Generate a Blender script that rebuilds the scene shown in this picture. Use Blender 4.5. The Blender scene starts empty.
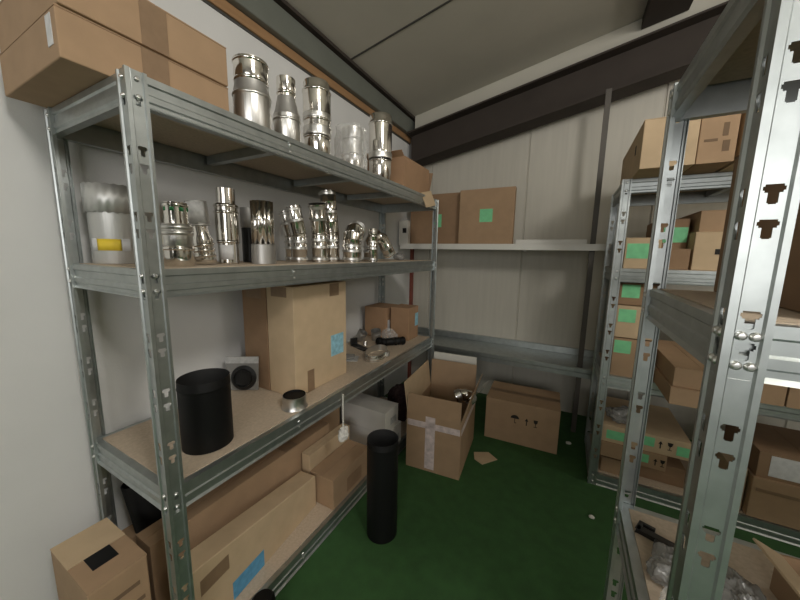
import bpy, bmesh, math, random
from mathutils import Vector, Matrix, noise
random.seed(7)
PI = math.pi
scene = bpy.context.scene
COL = scene.collection

# ------------------------------------------------------------------ materials
def mat(name, col, rough=.6, metal=0., bump=0., bscale=60., var=0., vscale=6., stretch=None, spec=.5, alpha=1.):
    m = bpy.data.materials.new(name); m.use_nodes = True
    nt = m.node_tree; b = nt.nodes['Principled BSDF']
    b.inputs['Base Color'].default_value = (*col, 1)
    b.inputs['Roughness'].default_value = rough
    b.inputs['Metallic'].default_value = metal
    b.inputs['Specular IOR Level'].default_value = spec
    b.inputs['Alpha'].default_value = alpha
    if var or bump:
        tc = nt.nodes.new('ShaderNodeTexCoord'); mp = nt.nodes.new('ShaderNodeMapping')
        nt.links.new(tc.outputs['Object'], mp.inputs['Vector'])
        if stretch: mp.inputs['Scale'].default_value = stretch
    if var:
        n = nt.nodes.new('ShaderNodeTexNoise'); n.inputs['Scale'].default_value = vscale; n.inputs['Detail'].default_value = 5
        nt.links.new(mp.outputs['Vector'], n.inputs['Vector'])
        r = nt.nodes.new('ShaderNodeValToRGB')
        r.color_ramp.elements[0].position = .3; r.color_ramp.elements[1].position = .7
        r.color_ramp.elements[0].color = (*[c*(1-var) for c in col], 1)
        r.color_ramp.elements[1].color = (*[min(1, c*(1+var)) for c in col], 1)
        nt.links.new(n.outputs['Fac'], r.inputs['Fac']); nt.links.new(r.outputs['Color'], b.inputs['Base Color'])
    if bump:
        n2 = nt.nodes.new('ShaderNodeTexNoise'); n2.inputs['Scale'].default_value = bscale; n2.inputs['Detail'].default_value = 3
        nt.links.new(mp.outputs['Vector'], n2.inputs['Vector'])
        bp = nt.nodes.new('ShaderNodeBump'); bp.inputs['Strength'].default_value = bump; bp.inputs['Distance'].default_value = .01
        nt.links.new(n2.outputs['Fac'], bp.inputs['Height']); nt.links.new(bp.outputs['Normal'], b.inputs['Normal'])
    return m

M = {}
M['zinc'] = mat('galvanised_steel', (.44, .47, .465), .40, .92, var=.10, vscale=22)
M['zinc_bolt'] = mat('zinc_bolt', (.72, .72, .70), .28, .9)
M['chrome'] = mat('polished_stainless', (.74, .715, .67), .13, 1., bump=.05, bscale=14)
M['satin'] = mat('brushed_stainless', (.66, .65, .62), .34, 1., bump=.12, bscale=30, stretch=(4, 4, .3))
M['aluzinc'] = mat('dull_zinc_sheet', (.62, .62, .60), .48, .75, bump=.08, bscale=30, stretch=(4, 4, .3))
M['dull'] = mat('dull_tin', (.42, .41, .39), .45, .8, var=.1)
M['board'] = mat('particle_board', (.50, .405, .305), .8, var=.10, vscale=90)
M['card'] = mat('cardboard', (.37, .245, .145), .85, var=.06, vscale=14, bump=.03, bscale=40)
M['card_light'] = mat('pale_cardboard', (.53, .395, .25), .85, var=.06, vscale=12, bump=.03, bscale=40)
M['card_red'] = mat('reddish_cardboard', (.34, .205, .115), .85, var=.06, vscale=12)
M['card_dark'] = mat('brown_cardboard', (.28, .175, .10), .85, var=.07, vscale=12)
M['card_in'] = mat('cardboard_inside', (.40, .275, .17), .88, var=.05, vscale=12)
M['tape'] = mat('parcel_tape', (.25, .165, .10), .3, var=.08, vscale=30)
M['tape_print'] = mat('printed_parcel_tape', (.62, .52, .50), .35, var=.22, vscale=34)
M['black'] = mat('matt_black_paint', (.005, .005, .005), .55, spec=.25)
M['black_gloss'] = mat('black_plastic', (.012, .012, .012), .3)
M['black_in'] = mat('black_inner_wall', (.022, .022, .022), .6)
M['white_card'] = mat('white_carton', (.66, .64, .60), .7, var=.04)
M['white_lip'] = mat('white_steel', (.66, .65, .60), .45, .1)
M['plastic_white'] = mat('white_plastic', (.62, .60, .54), .45)
M['label_green'] = mat('green_label', (.20, .60, .30), .6, var=.10, vscale=26)
M['label_blue'] = mat('blue_label', (.28, .52, .62), .6, var=.22, vscale=40)
M['label_blue_dark'] = mat('deep_blue_label', (.10, .32, .52), .6, var=.15, vscale=40)
M['label_white'] = mat('white_label', (.62, .62, .62), .6, var=.10, vscale=40)
M['label_grey'] = mat('grey_label', (.45, .45, .44), .6, var=.18, vscale=55)
M['label_yellow'] = mat('yellow_label', (.75, .55, .04), .6, var=.06, vscale=40)
M['green_band'] = mat('green_band', (.02, .16, .05), .5)
M['ink'] = mat('black_ink', (.015, .012, .01), .8)
M['ink_soft'] = mat('faded_ink', (.17, .11, .065), .85)
M['wood'] = mat('brown_wood', (.33, .19, .09), .6, var=.12, vscale=8, stretch=(6, .6, 6))
M['wall_white'] = mat('white_painted_wall', (.68, .68, .665), .85, var=.03, vscale=3, bump=.06, bscale=160)
M['wall_panel'] = mat('grey_wall_panel', (.50, .475, .41), .55, var=.05, vscale=5, stretch=(5, 1, .35), bump=.04, bscale=90)
M['wall_dark'] = mat('dim_hall_wall', (.16, .155, .145), .8, var=.05)
M['ceil'] = mat('ceiling_panel', (.47, .45, .385), .75, var=.03, vscale=4)
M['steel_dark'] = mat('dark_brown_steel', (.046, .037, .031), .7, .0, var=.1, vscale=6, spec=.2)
M['steel_brown'] = mat('brown_steel', (.085, .075, .062), .55, .0, var=.1, vscale=6)
M['steel_grey'] = mat('grey_green_steel', (.16, .17, .145), .55, .1, var=.06)
M['seam'] = mat('dark_seam', (.06, .058, .05), .8)
M['floor'] = mat('green_floor', (.030, .092, .023), .9, var=.14, vscale=14, bump=.22, bscale=420)
M['red'] = mat('red_edge', (.22, .06, .04), .6, var=.2, vscale=9)
M['foam'] = mat('white_crumb', (.68, .66, .60), .8)
def plastic(name, col, a, rough):
    m = mat(name, col, rough, 0., spec=.8, alpha=a, bump=.25, bscale=24)
    return m
M['bag'] = plastic('clear_film', (.75, .75, .73), .24, .12)
M['bag_dense'] = plastic('cloudy_film', (.30, .295, .28), .75, .22)
M['maroon'] = mat('dark_maroon_cloth', (.022, .009, .008), .9, bump=.2)

# ------------------------------------------------------------------ mesh builder
class MB:
    def __init__(s): s.v = []; s.f = []; s.sm = []
    def add(s, vs, fs, mtx=None, smooth=False):
        o = len(s.v)
        s.v += [tuple(mtx @ Vector(v)) if mtx else tuple(v) for v in vs]
        s.f += [tuple(o+i for i in f) for f in fs]; s.sm += [smooth]*len(fs)
        return s
    def box(s, x0, x1, y0, y1, z0, z1, mtx=None):
        v = [(x, y, z) for z in (z0, z1) for y in (y0, y1) for x in (x0, x1)]
        return s.add(v, [(0,2,3,1), (4,5,7,6), (0,1,5,4), (2,6,7,3), (0,4,6,2), (1,3,7,5)], mtx)
    def lathe(s, prof, n=40, mtx=None, cx=0, cy=0):
        vs = []; fs = []
        for r, z in prof:
            for k in range(n):
                a = 2*PI*k/n; vs.append((cx+r*math.cos(a), cy+r*math.sin(a), z))
        for i in range(len(prof)-1):
            for k in range(n):
                k2 = (k+1) % n; fs.append((i*n+k, i*n+k2, (i+1)*n+k2, (i+1)*n+k))
        if prof[0][0] > 0 and prof[0][1] <= prof[-1][1] and False: pass
        return s.add(vs, fs, mtx, True)
    def disc(s, r, z, n=40, mtx=None, up=True):
        vs = [(r*math.cos(2*PI*k/n), r*math.sin(2*PI*k/n), z) for k in range(n)]
        return s.add(vs, [tuple(range(n)) if up else tuple(range(n-1, -1, -1))], mtx)
    def prism(s, poly, h0, h1, axis='y', mtx=None):
        """poly: list of (a,b) in the plane across the axis; extruded from h0 to h1."""
        n = len(poly)
        def P(a, b, h): return {'y': (a, h, b), 'x': (h, a, b), 'z': (a, b, h)}[axis]
        vs = [P(a, b, h0) for a, b in poly] + [P(a, b, h1) for a, b in poly]
        fs = [tuple(range(n-1, -1, -1)), tuple(range(n, 2*n))]
        fs += [(i, (i+1) % n, n+(i+1) % n, n+i) for i in range(n)]
        return s.add(vs, fs, mtx)
    def tube(s, pts, rad, n=12, mtx=None, caps=True):
        pts = [Vector(p) for p in pts]; vs = []; fs = []; up0 = None
        for i, p in enumerate(pts):
            t = (pts[min(i+1, len(pts)-1)] - pts[max(i-1, 0)]).normalized()
            if up0 is None:
                up0 = Vector((0, 0, 1)) if abs(t.z) < .9 else Vector((0, 1, 0))
            u = t.cross(up0).normalized(); w = u.cross(t).normalized(); up0 = w
            r = rad[i] if isinstance(rad, (list, tuple)) else rad
            for k in range(n):
                a = 2*PI*k/n; vs.append(tuple(p + u*math.cos(a)*r + w*math.sin(a)*r))
        for i in range(len(pts)-1):
            for k in range(n):
                fs.append((i*n+k, i*n+(k+1) % n, (i+1)*n+(k+1) % n, (i+1)*n+k))
        s.add(vs, fs, mtx, True)
        if caps:
            m = len(pts)-1
            s.add(vs[:n], [tuple(range(n-1, -1, -1))], mtx); s.add(vs[m*n:], [tuple(range(n))], mtx)
        return s
    def mesh(s, name):
        me = bpy.data.meshes.new(name); me.from_pydata(s.v, [], s.f)
        me.polygons.foreach_set('use_smooth', s.sm)
        bm = bmesh.new(); bm.from_mesh(me); bmesh.ops.remove_doubles(bm, verts=bm.verts, dist=1e-6)
        bmesh.ops.recalc_face_normals(bm, faces=bm.faces)
        for e in bm.edges:
            if len(e.link_faces) == 2 and e.calc_face_angle(0.) > .62: e.smooth = False
        bm.to_mesh(me); bm.free()
        me.update(); return me
    def build(s, name, m, parent=None, bevel=0, solid=0, loc=None, rot=None):
        return link(name, s.mesh(name), m, parent, bevel, solid, loc, rot)

def link(name, me, m, parent=None, bevel=0, solid=0, loc=None, rot=None):
    o = bpy.data.objects.new(name, me); COL.objects.link(o)
    if m and not me.materials: me.materials.append(M[m] if isinstance(m, str) else m)
    if parent: o.parent = parent
    if loc: o.location = loc
    if rot: o.rotation_euler = rot
    if solid:
        sd = o.modifiers.new('thickness', 'SOLIDIFY'); sd.thickness = solid; sd.offset = 0
    if bevel:
        b = o.modifiers.new('bevel', 'BEVEL'); b.width = bevel; b.segments = 2; b.limit_method = 'ANGLE'; b.angle_limit = .6
    return o
def tag(o, label, cat, group=None, kind=None):
    o['label'] = label; o['category'] = cat
    if group: o['group'] = group
    if kind: o['kind'] = kind
    return o
def thing(name, label, cat, loc=(0, 0, 0), rz=0., group=None, rot=None):
    o = bpy.data.objects.new(name, None); COL.objects.link(o)
    o.empty_display_size = .05; o.location = loc; o.rotation_euler = rot if rot else (0, 0, rz)
    return tag(o, label, cat, group)
def struct(o): o['kind'] = 'structure'; return o
def B(x0, x1, y0, y1, z0, z1): return MB().box(x0, x1, y0, y1, z0, z1)

# ------------------------------------------------------------------ the room
XW, YE = -1.66, 3.40                     # left wall plane, end wall plane
XR, YB = 4.6, -2.6
def ceil_z(x): return 2.965 + .19*(x+1.6)
struct(B(XW-.2, XR+.2, YB-.2, YE+.2, -.2, 0).build('floor', 'floor'))
struct(B(XW-.15, XW, YB-.2, 3.35, 0, 2.95).build('wall_left', 'wall_white'))
# end wall: sandwich panels with vertical V joints
poly = []
xs = [XW-.15]; joints = [-1.43, -.43, .57, 1.57, 2.57, 3.57]
pts = [(XW-.15, YE)]
for j in joints: pts += [(j-.008, YE), (j-.003, YE+.012), (j+.003, YE+.012), (j+.008, YE)]
pts += [(XR, YE), (XR, YE+.12), (XW-.15, YE+.12)]
mb = MB(); n = len(pts)
top = [(x, y, ceil_z(x)+.25) for x, y in pts]
mb.add([(x, y, 0) for x, y in pts]+top, [tuple(range(n-1, -1, -1)), tuple(range(n, 2*n))]+[(i, (i+1) % n, n+(i+1) % n, n+i) for i in range(n)])
struct(mb.build('wall_end', 'wall_panel'))
struct(B(XR, XR+.15, YB-.2, YE+.12, 0, 4.6).build('wall_right', 'wall_panel'))
struct(B(XW-.15, XR, YB-.15, YB, 0, 4.6).build('wall_back', 'wall_dark'))
# sloped ceiling, panels with dark joints between them
def slope_box(x0, x1, y0, y1, d0, d1):
    v = [(x, y, ceil_z(x)+d) for d in (d0, d1) for y in (y0, y1) for x in (x0, x1)]
    return MB().add(v, [(0,2,3,1), (4,5,7,6), (0,1,5,4), (2,6,7,3), (0,4,6,2), (1,3,7,5)])
struct(slope_box(XW-.15, XR+.15, YB-.2, YE+.12, 0, .12).build('ceiling', 'ceil'))
for k, y in enumerate((-1.9, .1, 2.1)):
    struct(slope_box(XW, XR, y-.007, y+.007, -.004, .002).build('trim_%d' % (k+1), 'seam'))
# pale strip above the rafter, rafter, eave beam, wooden batten, corner edge
struct(slope_box(-1.56, XR, 3.20, 3.235, -.165, -.002).build('trim_4', 'ceil'))
mb = MB()
def slb(m, x0, x1, y0, y1, d0, d1):
    v = [(x, y, ceil_z(x)+d) for d in (d0, d1) for y in (y0, y1) for x in (x0, x1)]
    return m.add(v, [(0,2,3,1), (4,5,7,6), (0,1,5,4), (2,6,7,3), (0,4,6,2), (1,3,7,5)])
slb(mb, -1.60, XR, 3.10, 3.32, -.19, -.175); slb(mb, -1.60, XR, 3.205, 3.215, -.475, -.19); slb(mb, -1.60, XR, 3.10, 3.32, -.49, -.475)
struct(mb.build('trim_5', 'steel_dark'))
struct(slope_box(.33, .60, 1.2, 3.19, -.085, -.004).build('trim_6', 'steel_dark'))  # dark box added to stand in for shadow across the pale strip and ceiling
struct(B(XW, -1.60, YB, 3.35, 2.792, 2.945).build('trim_7', 'steel_grey', bevel=.006))
struct(B(XW, -1.565, YB, 3.35, 2.946, 2.968).build('trim_8', 'steel_dark'))
struct(B(XW, XW+.018, YB, 3.28, 2.735, 2.790).build('trim_9', 'wood', bevel=.002))
struct(B(XW, XW+.03, 3.352, 3.395, 0, 2.90).build('trim_10', 'red'))
struct(B(XW, XW+.006, YB, 3.28, 2.722, 2.735).build('trim_11', 'seam'))

# ------------------------------------------------------------------ boltless racks
H = 2.0; FW = .048
SLOT0, PITCH, PAIR = 1.296, .172, .046
def slots():
    z = []
    k = -8
    while SLOT0 + k*PITCH < H:
        for d in (0, -PAIR):
            t = SLOT0 + k*PITCH + d
            if .06 < t < H-.02: z.append(t)
        k += 1
    return sorted(z)
def post_mesh(sx, sy):
    """angle post, corner at the origin, flanges along sx*x and sy*y, keyhole slots cut through both."""
    prof = [(.048, .010), (.048, 0), (.041, 0), (.038, .004), (.012, .004), (.009, 0)]
    zs = {0., H}
    for t in slots(): zs |= {t, t-.0028, t-.0082, t-.011, t-.0245, t-.026}
    zs = sorted(zs)
    def hole(u, z):        # centre of a cell
        for t in slots():
            if t-.0082 < z < t-.0028 and .014 < u < .036: return True
            if t-.011 < z < t and .0160 < u < .0340: return True
            if t-.0245 < z < t-.011 and .0195 < u < .0305: return True
            if t-.026 < z < t-.011 and .0210 < u < .0290: return True
        return False
    m = MB()
    for swap in (0, 1):
        line = [(.048, .010), (.048, 0), (.041, 0), (.038, .004)] + [(u, .004) for u in (.036, .0340, .0305, .0290, .0210, .0195, .0160, .014)] + [(.012, .004), (.009, 0), (0, 0)]
        for (a, b), (c, d) in zip(line, line[1:]):
            flat = abs(b-.004) < 1e-9 and abs(d-.004) < 1e-9
            zz = zs if flat else [0, H]
            for z0, z1 in zip(zz, zz[1:]):
                if flat and hole((a+c)/2, (z0+z1)/2): continue
                q = [(a, b, z0), (c, d, z0), (c, d, z1), (a, b, z1)]
                q = [((y if swap else x)*sx, (x if swap else y)*sy, z) for x, y, z in q]
                m.add(q, [(0, 1, 2, 3)])
    return m.mesh('upright_post')
POSTS = {(sx, sy): post_mesh(sx, sy) for sx in (1, -1) for sy in (1, -1)}
BEAM = [(-.024, -.002), (0, -.002), (0, -.020), (-.005, -.024), (-.005, -.045), (0, -.049), (0, -.064), (-.005, -.068), (-.005, -.078), (.003, -.085),
        (-.020, -.085), (-.020, -.083), (-.007, -.0825), (-.007, -.005), (-.024, -.005)]
def bolt_mesh():
    return MB().lathe([(0, .006), (.004, .0055), (.0065, .003), (.007, 0)], 12).mesh('bolt')
BOLT = bolt_mesh()
cache = {}
def beam(name, length, axis, sgn, parent, loc):
    """beam running along +axis; profile outward is sgn on the other axis."""
    key = (round(length, 4), axis, sgn)
    if key not in cache:
        p = [(a*sgn, b) for a, b in BEAM]
        cache[key] = MB().prism(p, 0, length, axis).mesh(name)
    return link(name, cache[key], 'zinc', parent, loc=loc)
def rack(label, loc, LX, LY, levels, bolt_corners, group='galvanised storage racks', rivets=(), double=False):
    """near-left corner at loc; LX, LY outer sizes."""
    r = thing('storage_rack', label, 'storage rack', loc, group=group)
    for sx, x in ((1, 0), (-1, LX)):
        for sy, y in ((1, 0), (-1, LY)):
            link('upright_post', POSTS[(sx, sy)], 'zinc', r, solid=.0018, loc=(x, y, 0))
    o = .0055; longx = LX > LY
    for z in levels:
        for x, sg in ((o, -1), (LX-o, 1)):
            beam('side_beam' if longx else 'long_beam', LY-.016, 'y', sg, r, (x, .008, z))
        for y, sg in ((o, -1), (LY-o, 1)):
            beam('long_beam' if longx else 'side_beam', LX-.016, 'x', sg, r, (.008, y, z))
        B(.030, LX-.030, .030, LY-.030, z-.012, z).build('shelf_board', 'board', r)
        for q in (.25, .5, .75):
            if longx: B(LX*q-.017, LX*q+.017, .026, LY-.026, z-.050, z-.013).build('cross_bar', 'zinc', r)
            else: B(.026, LX-.026, LY*q-.017, LY*q+.017, z-.050, z-.013).build('cross_bar', 'zinc', r)
        for (cx, cy) in bolt_corners:          # two bolt heads per beam end on each flange
            X, Y = cx*LX, cy*LY; sx = 1 if cx == 0 else -1; sy = 1 if cy == 0 else -1
            for dz in (-.020, -.064):
                for du in ((.018, .033) if double else (.025,)):
                    link('bolt', BOLT, 'zinc_bolt', r, loc=(X+sx*du, Y+sy*.0028, z+dz), rot=(sy*PI/2, 0, 0))
                    link('bolt', BOLT, 'zinc_bolt', r, loc=(X+sx*.0028, Y+sy*du, z+dz), rot=(0, -sx*PI/2, 0))
        for q in rivets:
            for dz in (-.030, -.056):
                link('rivet', BOLT, 'zinc_bolt', r, loc=(LX-.0055-.004, LY*q, z+dz), rot=(0, PI/2, 0))
    return r
LXs, LYs = .575, 2.186
LV = [.09, .792, 1.484, 1.999]
rack('long galvanised steel rack along the white wall holding steel flue pipes', (-1.61, .437, 0), LXs, LYs, LV, [(1, 0), (0, 0), (1, 1)], rivets=(.25,))
LA = [.087, .785, 1.474, 1.999]
AX, AY = .238, 2.35
rack('galvanised rack behind the near one, packed with green labelled cartons', (AX, AY, 0), LYs, LXs, LA, [(0, 0)])
LB = [.095, .735, 1.452, 1.999]
BX, BY = .207, .615
rack('nearest galvanised rack at right edge with a close slotted post', (BX, BY, 0), LYs, LXs, LB, [(0, 0), (0, 1)], double=True)

# end wall shelving
YS = 2.985
def notch_board(x0, x1, y0, y1, z0, z1, nx0, nx1, ny0, ny1):
    m = MB()
    m.box(x0, nx0, y0, y1, z0, z1); m.box(nx1, x1, y0, y1, z0, z1); m.box(nx0, nx1, ny1, y1, z0, z1)
    if ny0 > y0: m.box(nx0, nx1, y0, ny0, z0, z1)
    return m
sh = thing('wall_shelf', 'upper wall shelf with a white front lip across the panelled end wall', 'shelf', (0, 0, 0), group='shelves on the end wall')
notch_board(-1.60, .62, YS+.012, YE-.002, 1.605, 1.625, .125, .185, YS+.025, YS+.085).build('shelf_board', 'white_lip', sh)
B(-1.60, .62, YS, YS+.011, 1.588, 1.642).build('front_lip', 'white_lip', sh, bevel=.002)
MB().lathe([(.0, -.03), (.012, -.028), (.018, -.015), (.018, 0)], 16).build('sensor', 'foam', sh, loc=(-.36, YS+.045, 1.605))['label'] = 'tiny white sensor'
sh = thing('wall_shelf', 'lower grey steel wall shelf above the floor boxes on the end wall', 'shelf', (0, 0, 0), group='shelves on the end wall')
notch_board(-1.55, .62, YS+.016, YE-.002, .585, .600, .125, .185, YS+.025, YS+.085).build('shelf_board', 'zinc', sh)
B(-1.55, .62, YE-.025, YE-.004, .602, .665).build('back_upstand', 'zinc', sh)
MB().prism([(YS, .520), (YS, .560), (YS-.006, .566), (YS-.006, .598), (YS, .604), (YS+.015, .604), (YS+.015, .520)], -1.55, .62, 'x').build('front_lip', 'zinc', sh)
zt = ceil_z(.15)-.495
struct(B(.136, .174, YS+.035, YS+.075, 0, zt).build('trim_12', 'steel_brown'))

# ------------------------------------------------------------------ cartons
def face_mtx(face, X0, X1, Y0, Y1):
    """(u along face, v up, w outwards) -> local carton coordinates."""
    return {'-y': Matrix(((1,0,0,0), (0,0,-1,Y0), (0,1,0,0), (0,0,0,1))),
            '+x': Matrix(((0,0,1,X1), (1,0,0,0), (0,1,0,0), (0,0,0,1))),
            '-x': Matrix(((0,0,-1,X0), (-1,0,0,0), (0,1,0,0), (0,0,0,1)))}[face]
def carton(label, x0, x1, y0, y1, z0, z1, m='card', rz=0., group=None, patches=(), top=True, name='cardboard_box', cat='box', bevel=.003):
    """closed shipping carton: body, two top flaps meeting at a seam, plus patches (name, material, face, u0,u1,v0,v1)."""
    cx, cy = (x0+x1)/2, (y0+y1)/2; a, b, h = (x1-x0)/2, (y1-y0)/2, z1-z0
    r = thing(name, label, cat, (cx, cy, z0), rz, group)
    t = .004 if top else 0
    B(-a, a, -b, b, 0, h-t).build('carton_body', m, r, bevel=bevel)
    if top:
        if a < b:
            B(-a, -.001, -b, b, h-t, h).build('top_flap', m, r); B(.001, a, -b, b, h-t, h).build('top_flap', m, r)
        else:
            B(-a, a, -b, -.001, h-t, h).build('top_flap', m, r); B(-a, a, .001, b, h-t, h).build('top_flap', m, r)
    for p in patches:
        pn, pm, face, u0, u1, v0, v1 = p[:7]
        if face == '+z':
            o = B(u0, u1, v0, v1, h+.0002, h+.0012).build(pn, pm, r)
        else:
            mx = face_mtx(face, -a, a, -b, b)
            mm = MB().box(u0, u1, v0, v1, .0002, .0014, mx)
            o = mm.build(pn, pm, r)
        if len(p) > 7: o['label'] = p[7]
    return r
def mark(parent, mx, kind, u, v, s, m='ink'):
    """transport pictograms printed on a carton face."""
    mb = MB(); w0, w1 = .0003, .0011
    def poly(ps): mb.prism([(u+s*x, v+s*y) for x, y in ps], w0, w1, 'z', mx)
    if kind == 'umbrella':
        poly([(.5*math.cos(k*PI/10), .1+.45*math.sin(k*PI/10)) for k in range(11)])
        poly([(-.035, -.45), (.035, -.45), (.035, .1), (-.035, .1)]); poly([(-.035, -.5), (.18, -.5), (.18, -.38), (.12, -.38), (.12, -.44), (-.035, -.44)])
        n = 'umbrella_mark'
    elif kind == 'arrow':
        poly([(-.06, -.5), (.06, -.5), (.06, .1), (-.06, .1)]); poly([(-.22, .1), (.22, .1), (0, .5)]); n = 'arrow_mark'
    else:
        poly([(-.28, .5), (.28, .5), (.2, .1), (.05, -.03), (-.05, -.03), (-.2, .1)]); poly([(-.04, -.42), (.04, -.42), (.04, 0), (-.04, 0)])
        poly([(-.22, -.5), (.22, -.5), (.22, -.42), (-.22, -.42)]); n = 'glass_mark'
    return mb.build(n, m, parent)
Z0 = .0008
def open_carton(label, loc, rz, a, b, h, m, flaps, t=.005, rot=None, name='open_cardboard_box', min_='card_in'):
    """open carton: bottom, four walls, folded-out flaps given as (side, length, angle from vertical outwards)."""
    r = thing(name, label, 'box', loc, rz, rot=rot)
    mb = MB(); mb.box(-a, a, -b, b, 0, t)
    mb.box(-a, a, -b, -b+t, t, h); mb.box(-a, a, b-t, b, t, h); mb.box(-a, -a+t, -b+t, b-t, t, h); mb.box(a-t, a, -b+t, b-t, t, h)
    mb.build('carton_body', m, r)
    for side, ln, ang, *mm in flaps:
        w = (a if side in ('-y', '+y') else b)*2-.012
        f = MB().box(-w/2, w/2, -t/2, t/2, 0, ln)
        c = {'-y': ((0, -b+t/2, h), (ang, 0, 0)), '+y': ((0, b-t/2, h), (-ang, 0, 0)),
             '-x': ((-a+t/2, 0, h), (0, -ang, 0)), '+x': ((a-t/2, 0, h), (0, ang, 0))}[side]
        o = f.build('flap', mm[0] if mm else m, r, loc=c[0])
        if side in ('-x', '+x'): o.rotation_euler = (0, 0, PI/2); o.rotation_mode = 'QUATERNION'; o.rotation_quaternion = (Matrix.Rotation(c[1][1], 3, 'Y') @ Matrix.Rotation(PI/2, 3, 'Z')).to_quaternion()
        else: o.rotation_euler = c[1]
    return r

# left rack, top shelf: two long flat cartons
zt = LV[3]+Z0
carton('lower of the two flat boxes stacked on the top rack corner', -1.585, -1.137, .350, .790, zt, zt+.118, 'card',
       patches=[('parcel_tape', 'tape', '+x', -.045, .025, 0, .118), ('white_sticker', 'label_white', '-y', .165, .198, .035, .105, 'small white sticker')], group='flat boxes on the top shelf')
carton('upper of the two flat boxes stacked on the top rack corner', -1.590, -1.128, .355, .785, zt+.119, zt+.245, 'card',
       patches=[('parcel_tape', 'tape', '+x', -.045, .025, 0, .122)], group='flat boxes on the top shelf')

# ------------------------------------------------------------------ flue pipes
def pipe(label, loc, sections, name='flue_pipe', cat='pipe', group=None, rz=0., rot=None, extras=()):
    """sections: list of (part_name, material, profile [(r,z)...], open_top). The topmost is hollow."""
    r = thing(name, label, cat, loc, rz, group, rot)
    for pn, m, prof, hollow in sections:
        p = list(prof)
        mb = MB()
        if hollow:
            rt, ztop = p[-1]
            p += [(rt-.0025, ztop), (rt-.0025, ztop-hollow)]
            mb.lathe(p, 44); mb.disc(rt-.0025, ztop-hollow, 44)
        else: mb.lathe(p, 44)
        mb.build(pn, m, r)
    for e in extras: e(r)
    return r
def bead(r, z, w=.006, d=.0035):
    return [(r, z-w), (r+d*.7, z-w*.6), (r+d, z), (r+d*.7, z+w*.6), (r, z+w)]
def band(r, z, h, m='satin'):
    return ('clamp_band', m, [(r-.001, z), (r+.003, z), (r+.0045, z+h*.2), (r+.003, z+h*.5), (r+.0045, z+h*.8), (r+.003, z+h), (r-.001, z+h)], 0)
def wrap_label(pn, m, r, z0, z1, a0, a1, lab=None):
    def f(root):
        n = 8; mb = MB(); vs = []
        for k in range(n+1):
            a = a0+(a1-a0)*k/n; vs += [(r*math.cos(a), r*math.sin(a), z0), (r*math.cos(a), r*math.sin(a), z1)]
        mb.add(vs, [(2*k, 2*k+2, 2*k+3, 2*k+1) for k in range(n)], None, True)
        o = mb.build(pn, m, root, solid=.001)
        if lab: o['label'] = lab
    return f
TOPG = 'steel flue parts on the top shelf'
pipe('wide steel flue adapter next to the flat boxes on the top shelf', (-1.15, .898, zt), [
    ('lower_section', 'satin', [(.066, 0), (.068, .004), (.068, .125)]+bead(.068, .13), 0),
    ('cone', 'dull', [(.068, .136), (.066, .142), (.060, .174), (.060, .178)], 0),
    ('upper_section', 'chrome', [(.060, .178)]+bead(.060, .184)+[(.062, .200), (.062, .245)]+bead(.062, .248)+[(.062, .256)], .08)], group=TOPG)
pipe('steel reducer with narrow neck and wide foot on the top shelf', (-1.14, 1.062, zt), [
    ('lower_section', 'satin', [(.054, 0), (.056, .003), (.056, .09)]+bead(.056, .10)+[(.056, .12)], 0),
    ('cone', 'dull', [(.056, .12), (.050, .135), (.038, .188), (.037, .195)], 0),
    ('upper_section', 'chrome', [(.037, .195)]+bead(.037, .21)+[(.039, .222), (.039, .270)], .08)], group=TOPG)
pipe('tall polished pipe with clamp bands in the middle of the top shelf', (-1.15, 1.262, zt), [
    ('lower_section', 'chrome', [(.060, 0), (.062, .003), (.062, .085)]+bead(.062, .092), 0), band(.0635, .10, .040),
    ('upper_section', 'chrome', [(.062, .14)]+bead(.064, .17)+[(.066, .19), (.066, .29)]+bead(.066, .30)+[(.062, .315), (.062, .338), (.058, .345)], .10),
    band(.0635, .175, .025)], group=TOPG)
w = pipe('steel flue fitting wrapped in clear film on the top shelf', (-1.20, 1.620, zt), [
    ('lower_section', 'chrome', [(.064, 0), (.066, .003), (.066, .10)]+bead(.066, .11), 0),
    ('upper_section', 'satin', [(.066, .116), (.062, .15), (.062, .19)]+bead(.064, .20)+[(.066, .22), (.066, .262)], .08)], group=TOPG)
def crumple(name, m, parent, rx, ry, rz_, amp, loc, freq=9., sub=4, flat=True, rot=None, hollow=False):
    bm = bmesh.new(); bmesh.ops.create_icosphere(bm, subdivisions=sub, radius=1)
    off = Vector((random.random()*50, random.random()*50, random.random()*50))
    for v in bm.verts:
        p = Vector((v.co.x*rx, v.co.y*ry, v.co.z*rz_))
        d = noise.noise(p*freq+off)*.6 + (.5-abs(noise.noise(p*freq*2.3+off)))*.7-.2 + (.3-abs(noise.noise(p*freq*5+off)))*.25
        p += v.co*(d*amp)
        if flat and p.z < -rz_*.75: p.z = -rz_*.75
        v.co = p
    lo = min(v.co.z for v in bm.verts)
    for v in bm.verts: v.co.z -= lo
    me = bpy.data.meshes.new(name); bm.to_mesh(me); bm.free()
    me.polygons.foreach_set('use_smooth', [False]*len(me.polygons))
    return link(name, me, m, parent, loc=loc, rot=rot)
mb = MB()
film = []
for i in range(13):
    z = i/12*.262
    for k in range(40):
        a = 2*PI*k/40; q = Vector((math.cos(a)*3, math.sin(a)*3, z*14))
        rr = .080+.016*noise.noise(q)+.010*abs(noise.noise(q*2.7)) + (.018 if math.sin(a) < -.4 and i > 2 else 0)
        film.append((rr*math.cos(a), rr*math.sin(a), z))
mb.add(film, [(i*40+k, i*40+(k+1) % 40, (i+1)*40+(k+1) % 40, (i+1)*40+k) for i in range(12) for k in range(40)])
mb.build('film_wrap', 'bag', w, solid=.0006)['label'] = 'crinkled clear film wrap'
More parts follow.
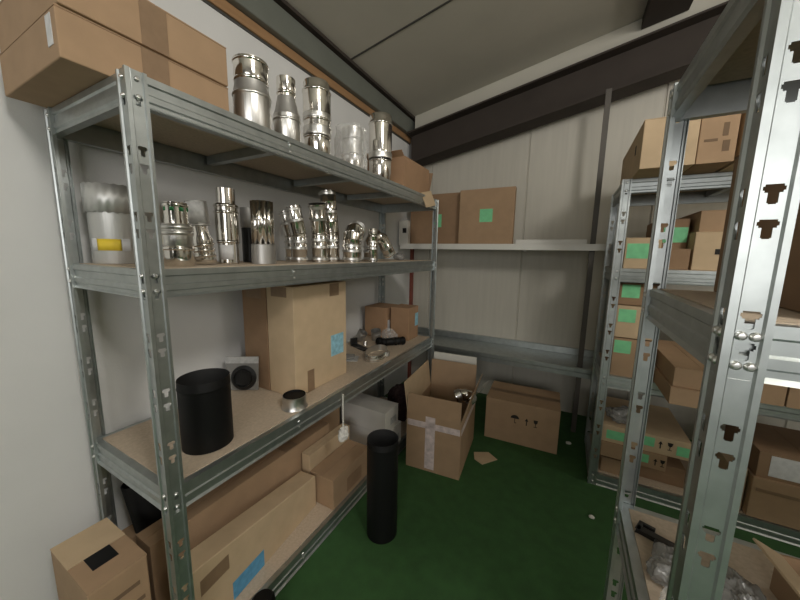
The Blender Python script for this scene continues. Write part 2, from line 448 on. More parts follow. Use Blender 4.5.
pipe('tall polished pipe beside the torn box at the far end', (-1.14, 1.835, zt), [
    ('lower_section', 'chrome', [(.070, 0), (.072, .003), (.072, .115)]+bead(.072, .125), 0), band(.073, .14, .035),
    ('upper_section', 'chrome', [(.072, .175), (.074, .19), (.074, .345)]+bead(.074, .35)+[(.070, .368), (.070, .396), (.064, .405)], .10)], group=TOPG)
# torn open carton at the far end of the top shelf
tb = open_carton('torn open cardboard box at the far end of the top shelf', (-1.215, 2.240, zt), 0, .155, .215, .205, 'card_red',
                 [('-x', .07, .35), ('+x', .12, -1.40), ('-y', .05, .9)])
B(-.06, .06, -.002, .002, 0, .16).build('flap', 'card', tb, loc=(.06, .222, .21), rot=(-1.9, .3, .2))
B(-.002, .002, -.075, .075, 0, .12).build('flap', 'card_light', tb, loc=(.205, .155, -.085), rot=(.25, -.28, -.2))
B(-.05, .05, -.002, .002, 0, .19).build('flap', 'card_dark', tb, loc=(.10, .225, .02), rot=(-.25, .1, .15))
crumple('paper_padding', 'card_in', tb, .10, .13, .10, .04, (0, .03, .015), 12, 3)

# left rack, second shelf
z2 = LV[2]+Z0
G2 = 'steel flue parts on the second shelf'
mb = MB()
def zigzag(root):
    m = MB(); n = 44; vs = []; fs = []
    for k in range(n):
        a = 2*PI*k/n; c, s_ = math.cos(a), math.sin(a); zz = .178 + (.006 if k % 2 else 0)
        vs += [(0.0835*c, .0835*s_, zz), (.0835*c, .0835*s_, .280 - (.004 if k % 2 else 0))]
    for k in range(n):
        k2 = (k+1) % n; fs.append((2*k, 2*k2, 2*k2+1, 2*k+1))
    m.add(vs, fs, None, True); m.build('serrated_collar', 'aluzinc', root, solid=.001)
pipe('wide steel flue sleeve with serrated collar and yellow label', (-1.510, .562, z2), [
    ('sleeve', 'aluzinc', [(.076, 0), (.077, .002), (.077, .276)], .12)], group=G2,
    extras=[zigzag, wrap_label('yellow_label', 'label_yellow', .0785, .047, .088, -1.15, -.25), wrap_label('white_label', 'label_white', .0785, .045, .090, -1.45, -1.17), wrap_label('white_label', 'label_white', .0785, .045, .090, -.22, .1)])
pipe('stacked steel couplings with a green band by the front post', (-1.155, .590, z2), [
    ('lower_coupling', 'chrome', [(.041, 0), (.043, .003), (.043, .050)]+bead(.043, .058)+[(.041, .066)], 0),
    ('middle_coupling', 'satin', [(.041, .066), (.043, .070), (.043, .098)]+bead(.043, .108, .007, .004)+bead(.043, .126, .007, .004)+[(.040, .138)], 0),
    ('upper_coupling', 'chrome', [(.034, .138), (.034, .19)]+bead(.034, .197)+[(.034, .206)], .05)], group=G2,
    extras=[wrap_label('green_band', 'green_band', .0355, .178, .190, 0, 2*PI-.01)])
pipe('small steel reducer topped by a grey paper labelled cap', (-1.235, .725, z2+.004), [
    ('lower_section', 'chrome', [(.034, 0), (.036, .003), (.036, .020)]+bead(.036, .03)+bead(.036, .05)+bead(.036, .07)+[(.036, .09), (.026, .115), (.026, .14)], 0),
    ('cap', 'dull', [(.026, .14), (.036, .142), (.036, .230)], .01)], group=G2,
    extras=[wrap_label('paper_label', 'label_grey', .0372, .150, .226, -1.9, .2)], rot=(.09, -.03, 0))
pipe('slim tall steel pipe with white label at its foot', (-1.275, .845, z2), [
    ('lower_section', 'chrome', [(.038, 0), (.040, .002), (.040, .085)]+bead(.040, .090), 0),
    ('middle_section', 'chrome', [(.044, .096), (.044, .20)]+bead(.044, .21)+[(.044, .222)]+bead(.044, .235)+[(.037, .245)], 0),
    ('upper_section', 'chrome', [(.036, .245), (.036, .305)], .05)], group=G2,
    extras=[wrap_label('white_label', 'label_white', .0412, .018, .078, -1.5, -.1)])
def fold(root):
    m = MB(); n = 60; vs = []
    for k in range(n):
        a = 2*PI*k/n; r = .043+.0035*math.sin(a*11)
        vs += [(r*math.cos(a), r*math.sin(a), .084), (r*math.cos(a), r*math.sin(a), .266)]
    m.add(vs, [(2*k, 2*((k+1) % n), 2*((k+1) % n)+1, 2*k+1) for k in range(n)], None, True); m.build('fluted_sleeve', 'chrome', root, solid=.001)
pipe('fluted shiny steel sleeve on a dull grey foot ring', (-1.195, .955, z2), [
    ('foot_ring', 'dull', [(.050, 0), (.050, .082), (.043, .085)], 0)], group=G2, extras=[fold])
pipe('dark grey thin pipe standing behind the fluted steel sleeve', (-1.40, 1.04, z2), [
    ('pipe_wall', 'black_gloss', [(.034, 0), (.034, .165)], .1), ('upper_collar', 'dull', [(.035, .166), (.037, .17), (.037, .26)], .05)], group=G2)

# segmented elbows
def sweep_elbow(root, m, r, leg1, ang, leg2, nseg, beads=True, n=28, az=0.):
    """lobster-back elbow: straight leg up, nseg mitred joints bending by ang in total, second straight leg."""
    R = r*1.25
    P = [Vector((0, 0, 0)), Vector((0, 0, leg1))]
    d = 0.
    for k in range(nseg):
        d += ang/nseg
        stp = (leg2 if k == nseg-1 else 2*R*math.tan(ang/nseg/2)+.006)
        P.append(P[-1]+Vector((math.sin(d), 0, math.cos(d)))*stp)
    rm = Matrix.Rotation(az, 3, 'Z')
    T = [(P[i+1]-P[i]).normalized() for i in range(len(P)-1)]
    rings = []
    for i, p in enumerate(P):
        if i == 0: nrm = T[0]
        elif i == len(P)-1: nrm = T[-1]
        else: nrm = (T[i-1]+T[i]).normalized()
        rings.append((p, nrm))
    mb = MB(); vs = []
    def ring(p, nrm, rr, tdir):
        out = []
        side = Vector((0, 1, 0)); u = side.cross(nrm).normalized()
        sc = 1/max(.5, abs(nrm.dot(tdir)))
        for k in range(n):
            a = 2*PI*k/n; out.append(tuple(rm @ (p + u*math.cos(a)*rr*sc + side*math.sin(a)*rr)))
        return out
    allr = []
    for i, (p, nrm) in enumerate(rings):
        t = T[min(i, len(T)-1)]
        if beads and 0 < i < len(rings)-1:
            allr += [ring(p-t*.004, nrm, r, t), ring(p, nrm, r+.0035, t), ring(p+t*.004, nrm, r, t)]
        else: allr.append(ring(p, nrm, r, t))
        if beads and i < len(rings)-1:
            L_ = (rings[i+1][0]-p).length; k_ = int(L_/.052)
            for j in range(1, k_):
                c_ = p+t*(L_*j/k_); allr += [ring(c_-t*.004, t, r, t), ring(c_, t, r+.0022, t), ring(c_+t*.004, t, r, t)]
    pe, te = rings[-1][0], T[-1]
    allr += [ring(pe, te, r-.002, te), ring(pe-te*.05, te, r-.002, te)]
    fs = []
    for rr in allr: vs += rr
    for i in range(len(allr)-1):
        for k in range(n): fs.append((i*n+k, i*n+(k+1) % n, (i+1)*n+(k+1) % n, (i+1)*n+k))
    mb.add(vs, fs, None, True)
    mb.add(allr[0], [tuple(range(n))]); mb.add(allr[-1], [tuple(range(n))])
    mb.build('elbow_body', m, root)
    for (p, t, off) in ((P[0], T[0], .018), (P[0], T[0], leg1*.55), (P[0], T[0], leg1*.8), (pe, te, -leg2*.5), (pe, te, -.016)):
        c = MB(); cr = []
        for q, rr in ((-.008, r+.0005), (-.006, r+.004), (.006, r+.004), (.008, r+.0005)): cr += ring(p+t*(off+q), t, rr, t)
        c.add(cr, [(i*n+k, i*n+(k+1) % n, (i+1)*n+(k+1) % n, (i+1)*n+k) for i in range(3) for k in range(n)], None, True)
        c.build('collar', 'satin' if m != 'black' else m, root)
GE = 'steel elbows on the second shelf'
def elbow(label, x, y, r, leg1, ang, leg2, nseg, az, z=z2, m='chrome', group=GE, rot=None, name='pipe_elbow'):
    root = thing(name, label, 'pipe elbow', (x, y, z), 0, group, rot)
    sweep_elbow(root, m, r, leg1, ang, leg2, nseg, az=az)
    return root
AZL = -PI*.62
elbow('leftmost steel elbow of the row leaning towards the wall', -1.40, 1.300, .030, .135, .22, .135, 2, AZL)
elbow('second steel elbow in the row, close to the leftmost', -1.275, 1.245, .040, .135, .22, .145, 2, AZL)
elbow('third steel elbow in the row with a leaning upper half', -1.225, 1.347, .044, .150, .30, .150, 2, -PI*.35)
elbow('tallest steel elbow of the row, ribbed and nearly straight', -1.260, 1.485, .046, .155, .10, .235, 3, -PI*.6)
elbow('steel elbow bent over sharply to the right with dark mouth', -1.145, 1.535, .054, .118, 1.25, .080, 3, PI*.60)
elbow('plain bright steel elbow stub between the two bent ones', -1.065, 1.640, .026, .150, .3, .035, 2, PI*.8)
e = thing('pipe_elbow', 'arched steel elbow standing on its two ends near the far post', 'pipe elbow', (-1.20, 1.810, z2), 0, GE)
sweep_elbow(e, 'chrome', .042, .117, 2.55, .128, 4, az=PI*.38)
crumple('plastic_bag', 'bag_dense', None, .05, .07, .035, .03, (-1.30, 2.42, z2), 14, 3)
tag(bpy.data.objects['plastic_bag'], 'crumpled clear bag at the far end of the second shelf', 'plastic bag')

# left rack, third shelf
z3 = LV[1]+Z0
def tube_open(name, label, loc, r, h, m, cat='pipe', t=.003, n=56, group=None, inner=None, rot=None, lip=True):
    root = thing(name, label, cat, loc, 0, group, rot)
    p = [(0, 0), (r-.002, 0), (r, .002)] if not lip else [(r-t, 0), (r, .002)]
    MB().lathe([(r-t, 0), (r, .001), (r, h-.04)] + bead(r, h-.032, .005, .0015) + [(r, h-.002), (r-.001, h)], n).build('tube_wall', m, root)
    q = MB().lathe([(r-.001, h), (r-t, h-.001), (r-t, .004)], n); q.disc(r-t, .004, n); q.build('tube_lining', inner or m, root)
    return root
tube_open('black_flue_pipe', 'wide matt black flue pipe standing on the third shelf', (-1.195, .660, z3), .088, .270, 'black', inner='black_in')
tube_open('black_flue_pipe', 'tall slim matt black flue pipe standing on the green floor', (-.800, 1.335, 0), .084, .565, 'black', inner='black_in')
# silver ring with black inside
r = thing('pipe_collar', 'short silver pipe collar with a black lining on the third shelf', 'pipe collar', (-1.122, 1.035, z3))
MB().lathe([(.060, 0), (.062, .002), (.055, .018), (.055, .054), (.057, .060), (.053, .062), (.052, .050)], 44).build('collar_ring', 'satin', r)
q = MB().lathe([(.052, .064), (.051, .056)], 44); q.disc(.051, .056, 44); q.build('black_lining', 'black', r)
# rosette in a film pack leaning on the wall
r = thing('packed_rosette', 'black wall rosette in a clear labelled pack leaning on the white wall', 'pipe rosette', (-1.495, 1.020, z3), 0, rot=(0, -.12, -1.02))
mx = Matrix.Rotation(PI/2, 4, 'Y')
q = MB().lathe([(.0, .012), (.040, .012), (.044, .028), (.048, .028), (.050, .010), (.066, .004), (.066, 0)], 40, Matrix.Translation((.004, .01, .073)) @ mx)
q.build('rosette_disc', 'black_gloss', r)
B(-.004, .002, -.085, .085, .005, .150).build('film_pack', 'bag_dense', r)
B(-.005, .004, -.085, .085, .150, .185).build('header_card', 'label_grey', r)
# tall boxes
carton('tall brown box behind the pale tall box on the third shelf', -1.560, -1.372, 1.095, 1.44, z3, z3+.575, 'card_dark', group='tall boxes on the third shelf',
       patches=[('parcel_tape', 'tape', '-y', -.06, .06, .50, .571)])
carton('tall pale box with blue label at the third shelf front', -1.368, -1.178, 1.098, 1.515, z3, z3+.575, 'card_light', group='tall boxes on the third shelf',
       patches=[('blue_label', 'label_blue', '+x', .065, .178, .145, .270), ('parcel_tape', 'tape', '+x', -.125, -.075, 0, .12), ('parcel_tape', 'tape', '+x', .06, .14, .50, .571),
                ('parcel_tape', 'tape', '-y', -.06, .05, .52, .571)])
# small boxes at the far end
carton('small brown box with blue label at the third shelf far end', -1.345, -1.170, 2.360, 2.555, z3, z3+.285, 'card_red', group='small boxes at the far end of the third shelf',
       patches=[('blue_label', 'label_blue', '+x', .03, .092, .11, .225)])
carton('low brown box tucked behind the small blue labelled box', -1.600, -1.375, 2.330, 2.585, z3, z3+.270, 'card_red', group='small boxes at the far end of the third shelf',
       patches=[('white_label', 'label_white', '+x', -.10, -.06, .06, .16)])
# small hardware pile
def cup(label, loc, rot, r=.040, h=.075, m='dull'):
    root = thing('metal_cup', label, 'cup', loc, 0, 'small grey cups on the third shelf', rot)
    MB().lathe([(.0, 0), (r*.92, 0), (r*.95, .003), (r, h-.004), (r+.002, h), (r-.002, h-.001), (r*.9, .006), (0, .006)], 32).build('cup_wall', m, root)
    MB().lathe(bead(r*.985, h*.7, .004, .002), 32).build('rim_bead', m, root)
cup('grey metal cup tipped over near the wall', (-1.515, 2.12, z3+.028), (0, .55, .3))
cup('grey metal cup beside the plastic bag', (-1.415, 2.235, z3+.012), (.25, .1, 0), .042, .085)
o = tag(crumple('plastic_bag', 'bag', None, .062, .060, .06, .04, (-1.305, 2.27, z3), 16, 4), 'clear plastic bag of fittings by the small boxes', 'plastic bag')
r = thing('black_pipe_elbow', 'black pipe elbow lying flat among the small hardware', 'pipe elbow', (-1.33, 2.125, z3+.0345), 0, rot=(PI/2, 0, PI*.46))
sweep_elbow(r, 'black', .030, .04, 1.0, .16, 3)
r = thing('clamp_band', 'oval steel clamp band lying at the third shelf front', 'pipe clamp', (-1.190, 1.885, z3), .30)
mb = MB()
def oval(a, b, z0, z1, t, n=48):
    m = MB(); vs = []
    for k in range(n):
        q = 2*PI*k/n
        for (rr, z) in ((0, z0), (0, z1), (t, z1), (t, z0)): vs.append(((a-rr)*math.cos(q), (b-rr)*math.sin(q), z))
    m.add(vs, [(4*k+j, 4*((k+1) % n)+j, 4*((k+1) % n)+(j+1) % 4, 4*k+(j+1) % 4) for k in range(n) for j in range(4)], None, True); return m
oval(.075, .145, 0, .045, .003).build('band', 'satin', r)
oval(.077, .147, .008, .014, .003).build('ridge', 'chrome', r); oval(.077, .147, .030, .036, .003).build('ridge', 'chrome', r)
B(.070, .095, -.02, .02, .008, .038).build('lock', 'zinc_bolt', r, bevel=.003)
r = thing('blister_pack', 'grey blister tray beside the tall pale box', 'blister pack', (-1.34, 1.72, z3), .5)
B(-.085, .085, -.055, .055, 0, .006).build('backing_card', 'label_grey', r); B(-.06, .06, -.035, .035, .006, .030).build('blister', 'bag_dense', r, bevel=.01)
r = thing('black_bracket', 'flat black bracket lying in front of the grey cups', 'bracket', (-1.41, 1.985, z3), -.4)
B(-.10, .10, -.03, .03, 0, .012).build('plate', 'black_gloss', r, bevel=.003); B(-.10, -.085, -.03, .03, .012, .06).build('upright', 'black_gloss', r)
for k, (x, y) in enumerate(((-1.475, 1.86), (-1.42, 2.075))):
    tag(MB().lathe([(.0, .035), (.012, .034), (.016, .028), (.016, .004), (.018, 0)], 20).build('pipe_plug', 'chrome', loc=(x, y, z3)),
        ('small shiny steel plug nearest the tall pale box', 'small shiny steel plug between the grey cups and the bracket')[k], 'plug', 'small steel plugs on the third shelf')
# strip hanging from the third shelf beam
r = thing('hanging_strip', 'white plastic strip hanging from the third shelf front beam', 'strip', (-1.024, 1.275, LV[1]-.004))
MB().tube([(.006, 0, -.004), (.0065, 0, -.05), (.003, .004, -.12), (.006, 0, -.19)], .0045, 8).build('strip', 'plastic_white', r)
crumple('crumpled_end', 'white_card', r, .020, .034, .045, .02, (.010, 0, -.27), 26, 4)

# left rack, bottom shelf: long cartons
z1 = LV[0]+Z0
GL = 'long boxes on the bottom shelf'
r = thing('cardboard_box', 'long pale box with a blue label at the bottom shelf front', 'box', (-1.10, .500, z1), 0, GL)
qa, qb = Vector((0, 0, 0)), Vector((-.075, .72, 0)); uu_ = (qb-qa).normalized(); nn_ = Vector((uu_.y, -uu_.x, 0))
hn, hf, dp = .300, .185, .105
V = [qa, qb, qb-nn_*dp, qa-nn_*dp]
mb = MB(); mb.add([tuple(v) for v in V]+[(v.x, v.y, h_) for v, h_ in zip(V, (hn, hf, hf, hn))], [(3, 2, 1, 0), (4, 5, 6, 7), (0, 1, 5, 4), (1, 2, 6, 5), (2, 3, 7, 6), (3, 0, 4, 7)])
mb.build('carton_body', 'card_light', r, bevel=.004)
fx = Matrix(((uu_.x, 0, nn_.x, 0), (uu_.y, 0, nn_.y, 0), (0, 1, 0, 0), (0, 0, 0, 1)))
MB().box(.17, .335, .003, .085, .0003, .0016, fx).build('blue_label', 'label_blue_dark', r)
MB().box(.04, .16, .17, .235, .0003, .0014, fx).build('torn_tape', 'tape', r)
r = carton('long brown box at the back of the bottom shelf', -1.600, -1.428, .740, 1.75, z1, z1+.45, 'card', group=GL)
B(-.002, .002, -.50, .10, 0, .09).build('loose_flap', 'card', r, loc=(.090, 0, .36), rot=(0, .30, 0))
carton('middle long box wedged between the front and back ones', -1.422, -1.312, .480, 1.50, z1, z1+.330, 'card', group=GL,
       patches=[('parcel_tape', 'tape', '+z', -.05, .05, .15, .24)])
carton('short box with darker side at the bottom shelf centre', -1.230, -1.060, 1.235, 1.60, z1, z1+.185, 'card', group=GL,
       patches=[('dark_patch', 'card_dark', '+x', -.06, .09, .03, .12)])
carton('narrow upright box end leaning behind the short box', -1.300, -1.238, 1.240, 1.62, z1, z1+.275, 'card_light', group=GL)
tag(MB().lathe([(0, .150), (.036, .147), (.046, .135), (.049, .110), (.049, 0), (0, 0)], 32).build('pipe_plug', 'black', loc=(-.982, .705, .0008)), 'round black plug on the floor against the bottom beam', 'plug')
GW = 'white boxes at the far end of the bottom shelf'
carton('lower of the two white boxes beside the open carton', -1.45, -1.045, 1.82, 2.02, z1, z1+.165, 'white_card', group=GW, patches=[('printed_mark', 'label_grey', '+x', -.02, .06, .04, .09)], name='white_box')
carton('upper of the two white boxes beside the open carton', -1.455, -1.055, 1.80, 1.985, z1+.166, z1+.325, 'white_card', rz=-.02, group=GW, patches=[('printed_mark', 'label_grey', '+x', -.02, .06, .04, .09)], name='white_box')
tag(crumple('dark_bag', 'maroon', None, .10, .17, .17, .06, (-1.22, 2.32, z1), 8, 4), 'dark maroon bag bunched behind the two white boxes', 'bag')
# black sleeves near the end, propped on the middle box
r = thing('black_flue_pipe', 'black pipe piece propped on a small carton under the third shelf', 'pipe', (-1.505, .585, z1+.272), 0, rot=(.0, -.24, .3))
MB().lathe([(.072, 0), (.074, .002), (.074, .205), (.072, .207), (.070, .205), (.070, .004)], 40).build('tube_wall', 'black', r); q = MB(); q.disc(.0695, .02, 40); q.build('tube_lining', 'black', r)

carton('small carton carrying the tilted black pipe piece', -1.600, -1.428, .495, .700, z1, z1+.250, 'card', group=GL)
# carton with a hand hole by the near end of the left rack
cb = thing('cardboard_carton', 'brown carton with dark hand hole at the rack near end', 'box', (-1.360, .354, 0), 0)
a, b, h = .155, .077, .492
mb = MB(); mb.box(-a, a, -b, b, 0, h)
mb.build('carton_body', 'card', cb, bevel=.004)
B(-a, -.002, -b, b, h+.0002, h+.005).build('top_flap', 'card_light', cb); B(.002, a, -b, b, h+.0002, h+.005).build('top_flap', 'card', cb)
B(.000, .075, -.038, .030, h+.0052, h+.0062).build('hand_hole', 'black', cb)
MB().box(-.06, .06, .34, .355, .0004, .0012, face_mtx('+x', -a, a, -b, b)).build('printed_line', 'ink_soft', cb)
MB().box(-.05, .05, .405, .42, .0004, .0012, face_mtx('+x', -a, a, -b, b)).build('printed_line', 'ink_soft', cb)

# ------------------------------------------------------------------ floor cartons
ob = open_carton('open cardboard box with printed white tape full of steel fittings', (-.765, 2.190, 0), .085, .197, .275, .420, 'card',
                 [('-y', .14, -.04), ('-x', .215, .14, 'card_light'), ('+y', .225, .02, 'card_in'), ('+x', .17, .28, 'card')])
for nm, pm, face, u0, u1, v0, v1 in (('printed_tape', 'tape_print', '-y', -.190, .190, .325, .370), ('printed_tape', 'tape_print', '-y', -.055, .015, .02, .415), ('printed_tape', 'tape_print', '+x', -.27, .27, .325, .370)):
    MB().box(u0, u1, v0, v1, .0004, .0016, face_mtx(face, -.197, .197, -.275, .275)).build(nm, pm, ob)
B(-.115, .115, -.001, .001, 0, .12).build('tape_flag', 'bag', ob, loc=(.235, .13, .47), rot=(.5, .25, 1.5))
o = crumple('plastic_bag', 'bag_dense', None, .12, .17, .13, .05, (-.765, 2.20, .14), 9, 4)
tag(o, 'clear plastic bag inside the open floor box', 'plastic bag')
e = thing('steel_fitting', 'curved steel elbow lying in the open floor box', 'pipe elbow', (-.70, 2.26, .44), 0, rot=(.3, 1.2, .9))
sweep_elbow(e, 'chrome', .045, .05, 1.2, .06, 3)
e = thing('steel_fitting', 'short bright steel stub at the open floor box corner', 'pipe', (-.635, 2.02, .345), 0, rot=(.5, .3, 0))
MB().lathe([(.028, 0), (.030, .002), (.030, .12), (.028, .122), (.027, .11), (.027, .01)], 30).build('stub_wall', 'chrome', e)
B(-.185, .185, -.006, .006, 0, .690).build('polystyrene_sheet', 'foam', loc=(-.800, 2.515, 0), rot=(-.02, 0, .085), bevel=.003)
tag(bpy.data.objects['polystyrene_sheet'], 'white edged sheet standing behind the open floor box', 'sheet')
cz = carton('closed cardboard box with umbrella and glass marks under the wall shelf', -.530, .030, 2.575, 2.960, 0, .358, 'card', rz=.045,
            patches=[('parcel_tape', 'tape', '+z', -.28, .28, -.03, .03)])
fm = face_mtx('-y', -.28, .28, -.1925, .1925)
mark(cz, fm, 'umbrella', -.045, .215, .066); mark(cz, fm, 'arrow', .045, .212, .062); mark(cz, fm, 'glass', .112, .212, .06)
o = MB().prism([(-.085, .02), (.01, .085), (.095, .035), (.02, -.085), (-.05, -.06)], 0, .004, 'z').build('cardboard_scrap', 'card_light', loc=(-.455, 2.265, .0005), rot=(0, 0, -.1))
tag(o, 'loose cardboard scrap lying on the green floor', 'scrap')
for (x, y, s_), lb in (((.120, 2.80, .016), 'white crumb on the floor beside the closed floor box'), ((.245, 2.02, .013), 'pale crumb on the floor by the rack post')):
    tag(crumple('crumb', 'foam', None, s_*1.3, s_, s_*.7, .006, (x, y, 0), 50, 2), lb, 'crumb', 'crumbs on the floor')
# things on the upper wall shelf
zs = 1.625+Z0+.015
r1 = carton('tall flat brown box leaning on the end wall beside the rack', -1.555, -.992, 3.13, 3.20, 1.6258, 2.150, 'card_dark', group='flat boxes on the wall shelf', top=False,
            patches=[('green_label', 'label_green', '-y', -.01, .075, .19, .32)])
r2 = carton('tall flat brown box with central green label on the wall shelf', -.985, -.478, 3.05, 3.12, 1.6258, 2.150, 'card', group='flat boxes on the wall shelf', top=False,
            patches=[('green_label', 'label_green', '-y', -.055, .065, .22, .34)])
r = thing('control_box', 'small white box with dark window on the wall shelf left end', 'control box', (-1.590, 3.02, 1.6258))
B(-.045, .060, 0, .06, 0, .26).build('housing', 'plastic_white', r, bevel=.004); B(.000, .045, -.003, 0, .13, .18).build('window', 'black_gloss', r)
B(-.47, .095, 0, .05, 0, .058).build('white_strip', 'white_lip', loc=(.02, 3.075, 1.6258), bevel=.003)
tag(bpy.data.objects['white_strip'], 'long white strip lying on the upper wall shelf', 'strip')

# ------------------------------------------------------------------ rack A contents
def lab(face, u0, u1, v0, v1, m='label_green'): return ('green_label' if m == 'label_green' else 'white_label', m, face, u0, u1, v0, v1)
zA = [z+Z0 for z in LA]
GT = 'boxes on top of the rear rack'
def arrows(r, a, b, spec, m='ink'):
    f = face_mtx('-y', -a, a, -b, b)
    for k, u, v, s_ in spec: mark(r, f, k, u, v, s_, m)
r = carton('first box from the left on top of the rear rack', .281, .503, 2.120, 2.90, zA[3], zA[3]+.243, 'card_light', group=GT, patches=[('side_mark', 'ink', '-x', .18, .21, .12, .17)])
carton('second box from the left on top of the rear rack with scrawled side', .507, .645, 2.125, 2.88, zA[3], zA[3]+.232, 'card', group=GT,
       patches=[('scrawl', 'ink_soft', '-y', .02, .045, .05, .10), ('scrawl', 'ink_soft', '-y', .015, .035, .12, .18), ('scrawl', 'ink_soft', '-y', -.05, .0, .10, .112)])
carton('third box from the left on top of the rear rack', .662, .90, 2.13, 2.88, zA[3], zA[3]+.235, 'card_light', group=GT)
carton('fourth box from the left on top of the rear rack', .905, 1.18, 2.14, 2.88, zA[3], zA[3]+.225, 'card', group=GT)
G = 'boxes on the second level of the rear rack'
carton('green labelled box at the left end, rear rack second level', .295, .470, 2.385, 2.90, zA[2], zA[2]+.185, 'card_light', group=G, patches=[lab('-y', -.078, .030, .06, .150)])
carton('brown box with hanging green label, rear rack second level', .475, .612, 2.50, 2.91, zA[2], zA[2]+.30, 'card_dark', group=G, patches=[lab('-y', -.05, .065, .16, .25)])
carton('low brown box in front of the green label box, rear rack second level', .475, .605, 2.385, 2.49, zA[2], zA[2]+.12, 'card_dark', group=G)
carton('pale lower box right of the green labels, rear rack second level', .618, .86, 2.39, 2.88, zA[2], zA[2]+.215, 'card_light', group=G, patches=[('dark_mark', 'ink', '-y', -.03, .04, .09, .12)])
carton('pale upper box right of the green labels, rear rack second level', .635, .86, 2.42, 2.88, zA[2]+.2158, zA[2]+.335, 'card', group=G)
G = 'stacked boxes on the third level of the rear rack'
hs = [0, .245, .2505, .455, .4605, .595]
for k, (nm, mm) in enumerate((('bottom', 'card'), ('middle', 'card_light'), ('top', 'card_dark'))):
    z0, z1_ = zA[1]+hs[2*k], zA[1]+hs[2*k+1]
    vv = (.150, .10, .045)[k]
    carton('%s box of the green labelled stack, rear rack third level' % nm, .292, .500, 2.38+.006*k, 2.90, z0, z1_, mm, group=G, patches=[lab('-y', -.098+.004*k, -.010+.006*k, vv, vv+.082)])
G = 'flat boxes jutting from the rear rack'
carton('lower flat box jutting out of the rear rack third level', .520, .765, 2.04, 2.72, zA[1], zA[1]+.092, 'card', group=G)
carton('upper flat box jutting out of the rear rack third level', .530, .765, 2.06, 2.72, zA[1]+.0928, zA[1]+.195, 'card', group=G)
G = 'pale boxes at the right of the rear rack'
carton('left pale box right of the near post, rear rack third level', .885, 1.045, 2.30, 2.80, zA[1], zA[1]+.33, 'card', group=G)
carton('right pale box at the picture edge, rear rack third level', 1.052, 1.29, 2.30, 2.80, zA[1], zA[1]+.33, 'card', group=G)
G = 'flat boxes on the bottom level of the rear rack'
ZB = zA[0]
carton('dark plinth box under the flat green labelled cartons', .50, .76, 2.46, 2.90, ZB, ZB+.125, 'card_dark', group=G)
carton('small pale carton at the bottom left corner of the rear rack', .305, .495, 2.40, 2.88, ZB, ZB+.105, 'card', group=G)
r = carton('lower flat carton with green label, rear rack bottom level', .290, .640, 2.375, 2.90, ZB+.1258, ZB+.228, 'card', group=G, patches=[lab('-y', .02, .085, .03, .085)])
arrows(r, .175, .2625, [('arrow', .12, .05, .045), ('glass', .155, .05, .045)])
r = carton('upper flat carton with two green labels, rear rack bottom level', .285, .745, 2.385, 2.90, ZB+.2288, ZB+.345, 'card_light', group=G,
           patches=[lab('-y', -.20, -.07, .025, .085), lab('-y', -.03, .055, .04, .10), lab('-y', .165, .225, .02, .08)])
arrows(r, .23, .2575, [('arrow', .085, .065, .05), ('glass', .132, .065, .05)])
o = tag(crumple('plastic_bag', 'bag_dense', None, .085, .08, .05, .04, (.40, 2.50, ZB+.3458), 14, 4), 'grey plastic bag on the flat cartons of the rear rack', 'plastic bag')
carton('box with white label in the lower right of the rear rack', 1.015, 1.42, 2.365, 2.80, ZB, ZB+.245, 'card', group=G,
       patches=[('parcel_tape', 'tape', '-y', -.185, .185, .165, .185)])
carton('top carton with big white label, lower right of the rear rack', 1.025, 1.42, 2.375, 2.80, ZB+.2458, ZB+.400, 'card_dark', group=G, patches=[lab('-y', -.150, .09, .02, .14, 'label_white')])
carton('slim pale box left of the white labelled boxes', .930, 1.005, 2.40, 2.80, ZB, ZB+.26, 'card_light', group=G)

# ------------------------------------------------------------------ rack B contents
zBs = [z+Z0 for z in LB]
carton('big dark brown box behind the close slotted post', .350, .80, .668, 1.150, zBs[2], zBs[2]+.345, 'card_dark')
r = thing('black_bracket', 'black clip bracket on the nearest rack lower board', 'bracket', (.285, 1.055, zBs[1]), -.35)
mb = MB(); mb.box(-.045, .06, -.012, .012, 0, .014); mb.box(-.045, -.033, -.012, .03, 0, .014); mb.box(-.045, -.005, .022, .034, 0, .014); mb.box(.0, .045, -.040, -.012, 0, .014)
mb.build('clip', 'black_gloss', r, bevel=.002)
tag(crumple('plastic_bag', 'bag_dense', None, .055, .060, .030, .03, (.300, .935, zBs[1]), 18, 5), 'grey crumpled bag beside the clip on the nearest rack', 'plastic bag')
tag(crumple('plastic_bag', 'bag', None, .05, .055, .030, .03, (.285, .805, zBs[1]), 18, 5), 'clear shiny bag at the bottom edge left of the close post', 'plastic bag')
tag(crumple('plastic_bag', 'bag_dense', None, .050, .085, .034, .04, (.425, .900, zBs[1]), 15, 5), 'large cloudy bag right of the close post', 'plastic bag')
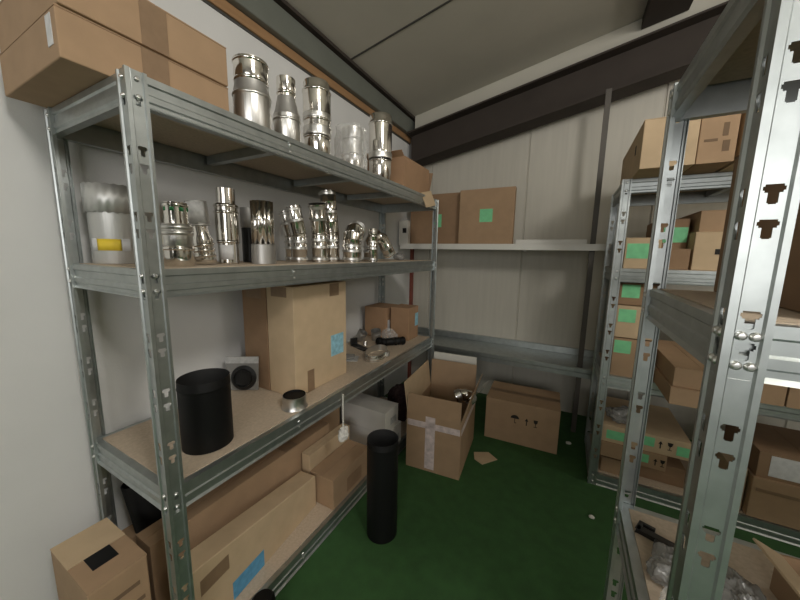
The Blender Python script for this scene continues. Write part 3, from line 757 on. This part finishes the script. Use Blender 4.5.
o = tag(open_carton('open low cardboard tray at the lower right corner of the nearest rack', (.880, .920, zBs[1]), .12, .36, .15, .10, 'card', [('-x', .06, 1.1, 'card_light'), ('-y', .06, .5)]), 'open low cardboard tray at the lower right corner of the nearest rack', 'box')

# ------------------------------------------------------------------ light, camera
def lamp(name, loc, power, size, col=(1, .90, .74)):
    l = bpy.data.lights.new(name, 'POINT'); l.energy = power; l.shadow_soft_size = size; l.color = col
    o = bpy.data.objects.new(name, l); COL.objects.link(o); o.location = loc; return o
lamp('aisle_lamp', (1.55, -.20, 3.18), 125, .26, (1, .965, .91))
lamp('far_lamp', (3.5, 1.63, 2.45), 50, .30, (1, .965, .91))
dl = bpy.data.lights.new('doorway_daylight', 'AREA'); dl.shape = 'RECTANGLE'; dl.size = 2.2; dl.size_y = 1.3; dl.energy = 50; dl.color = (1, .985, .96)
do = bpy.data.objects.new('doorway_daylight', dl); COL.objects.link(do); do.location = (1.0, -2.58, 1.95); do.rotation_euler = (PI/2, 0, 0)
w = bpy.data.worlds.new('world'); scene.world = w; w.use_nodes = True
w.node_tree.nodes['Background'].inputs[0].default_value = (.05, .048, .045, 1)

yaw, pitch, roll = .4891, .14695, .01771
f0 = Vector((-math.sin(yaw), math.cos(yaw), 0)); r0 = Vector((math.cos(yaw), math.sin(yaw), 0)); u0 = Vector((0, 0, 1))
f = f0*math.cos(pitch)-u0*math.sin(pitch); u = u0*math.cos(pitch)+f0*math.sin(pitch)
rr = r0*math.cos(roll)+u*math.sin(roll); uu = u*math.cos(roll)-r0*math.sin(roll)
cam = bpy.data.cameras.new('camera'); co = bpy.data.objects.new('camera', cam); COL.objects.link(co)
m3 = Matrix((rr, uu, -f)).transposed()
co.matrix_world = Matrix.Translation((0, 0, 1.54)) @ m3.to_4x4()
cam.sensor_width = 36; cam.lens = 36*314.557/800; cam.clip_start = .02
scene.camera = co
vs = scene.view_settings
vs.view_transform = 'Standard'; vs.look = 'None'; vs.exposure = 0.; vs.gamma = 1.
vs.use_curve_mapping = False
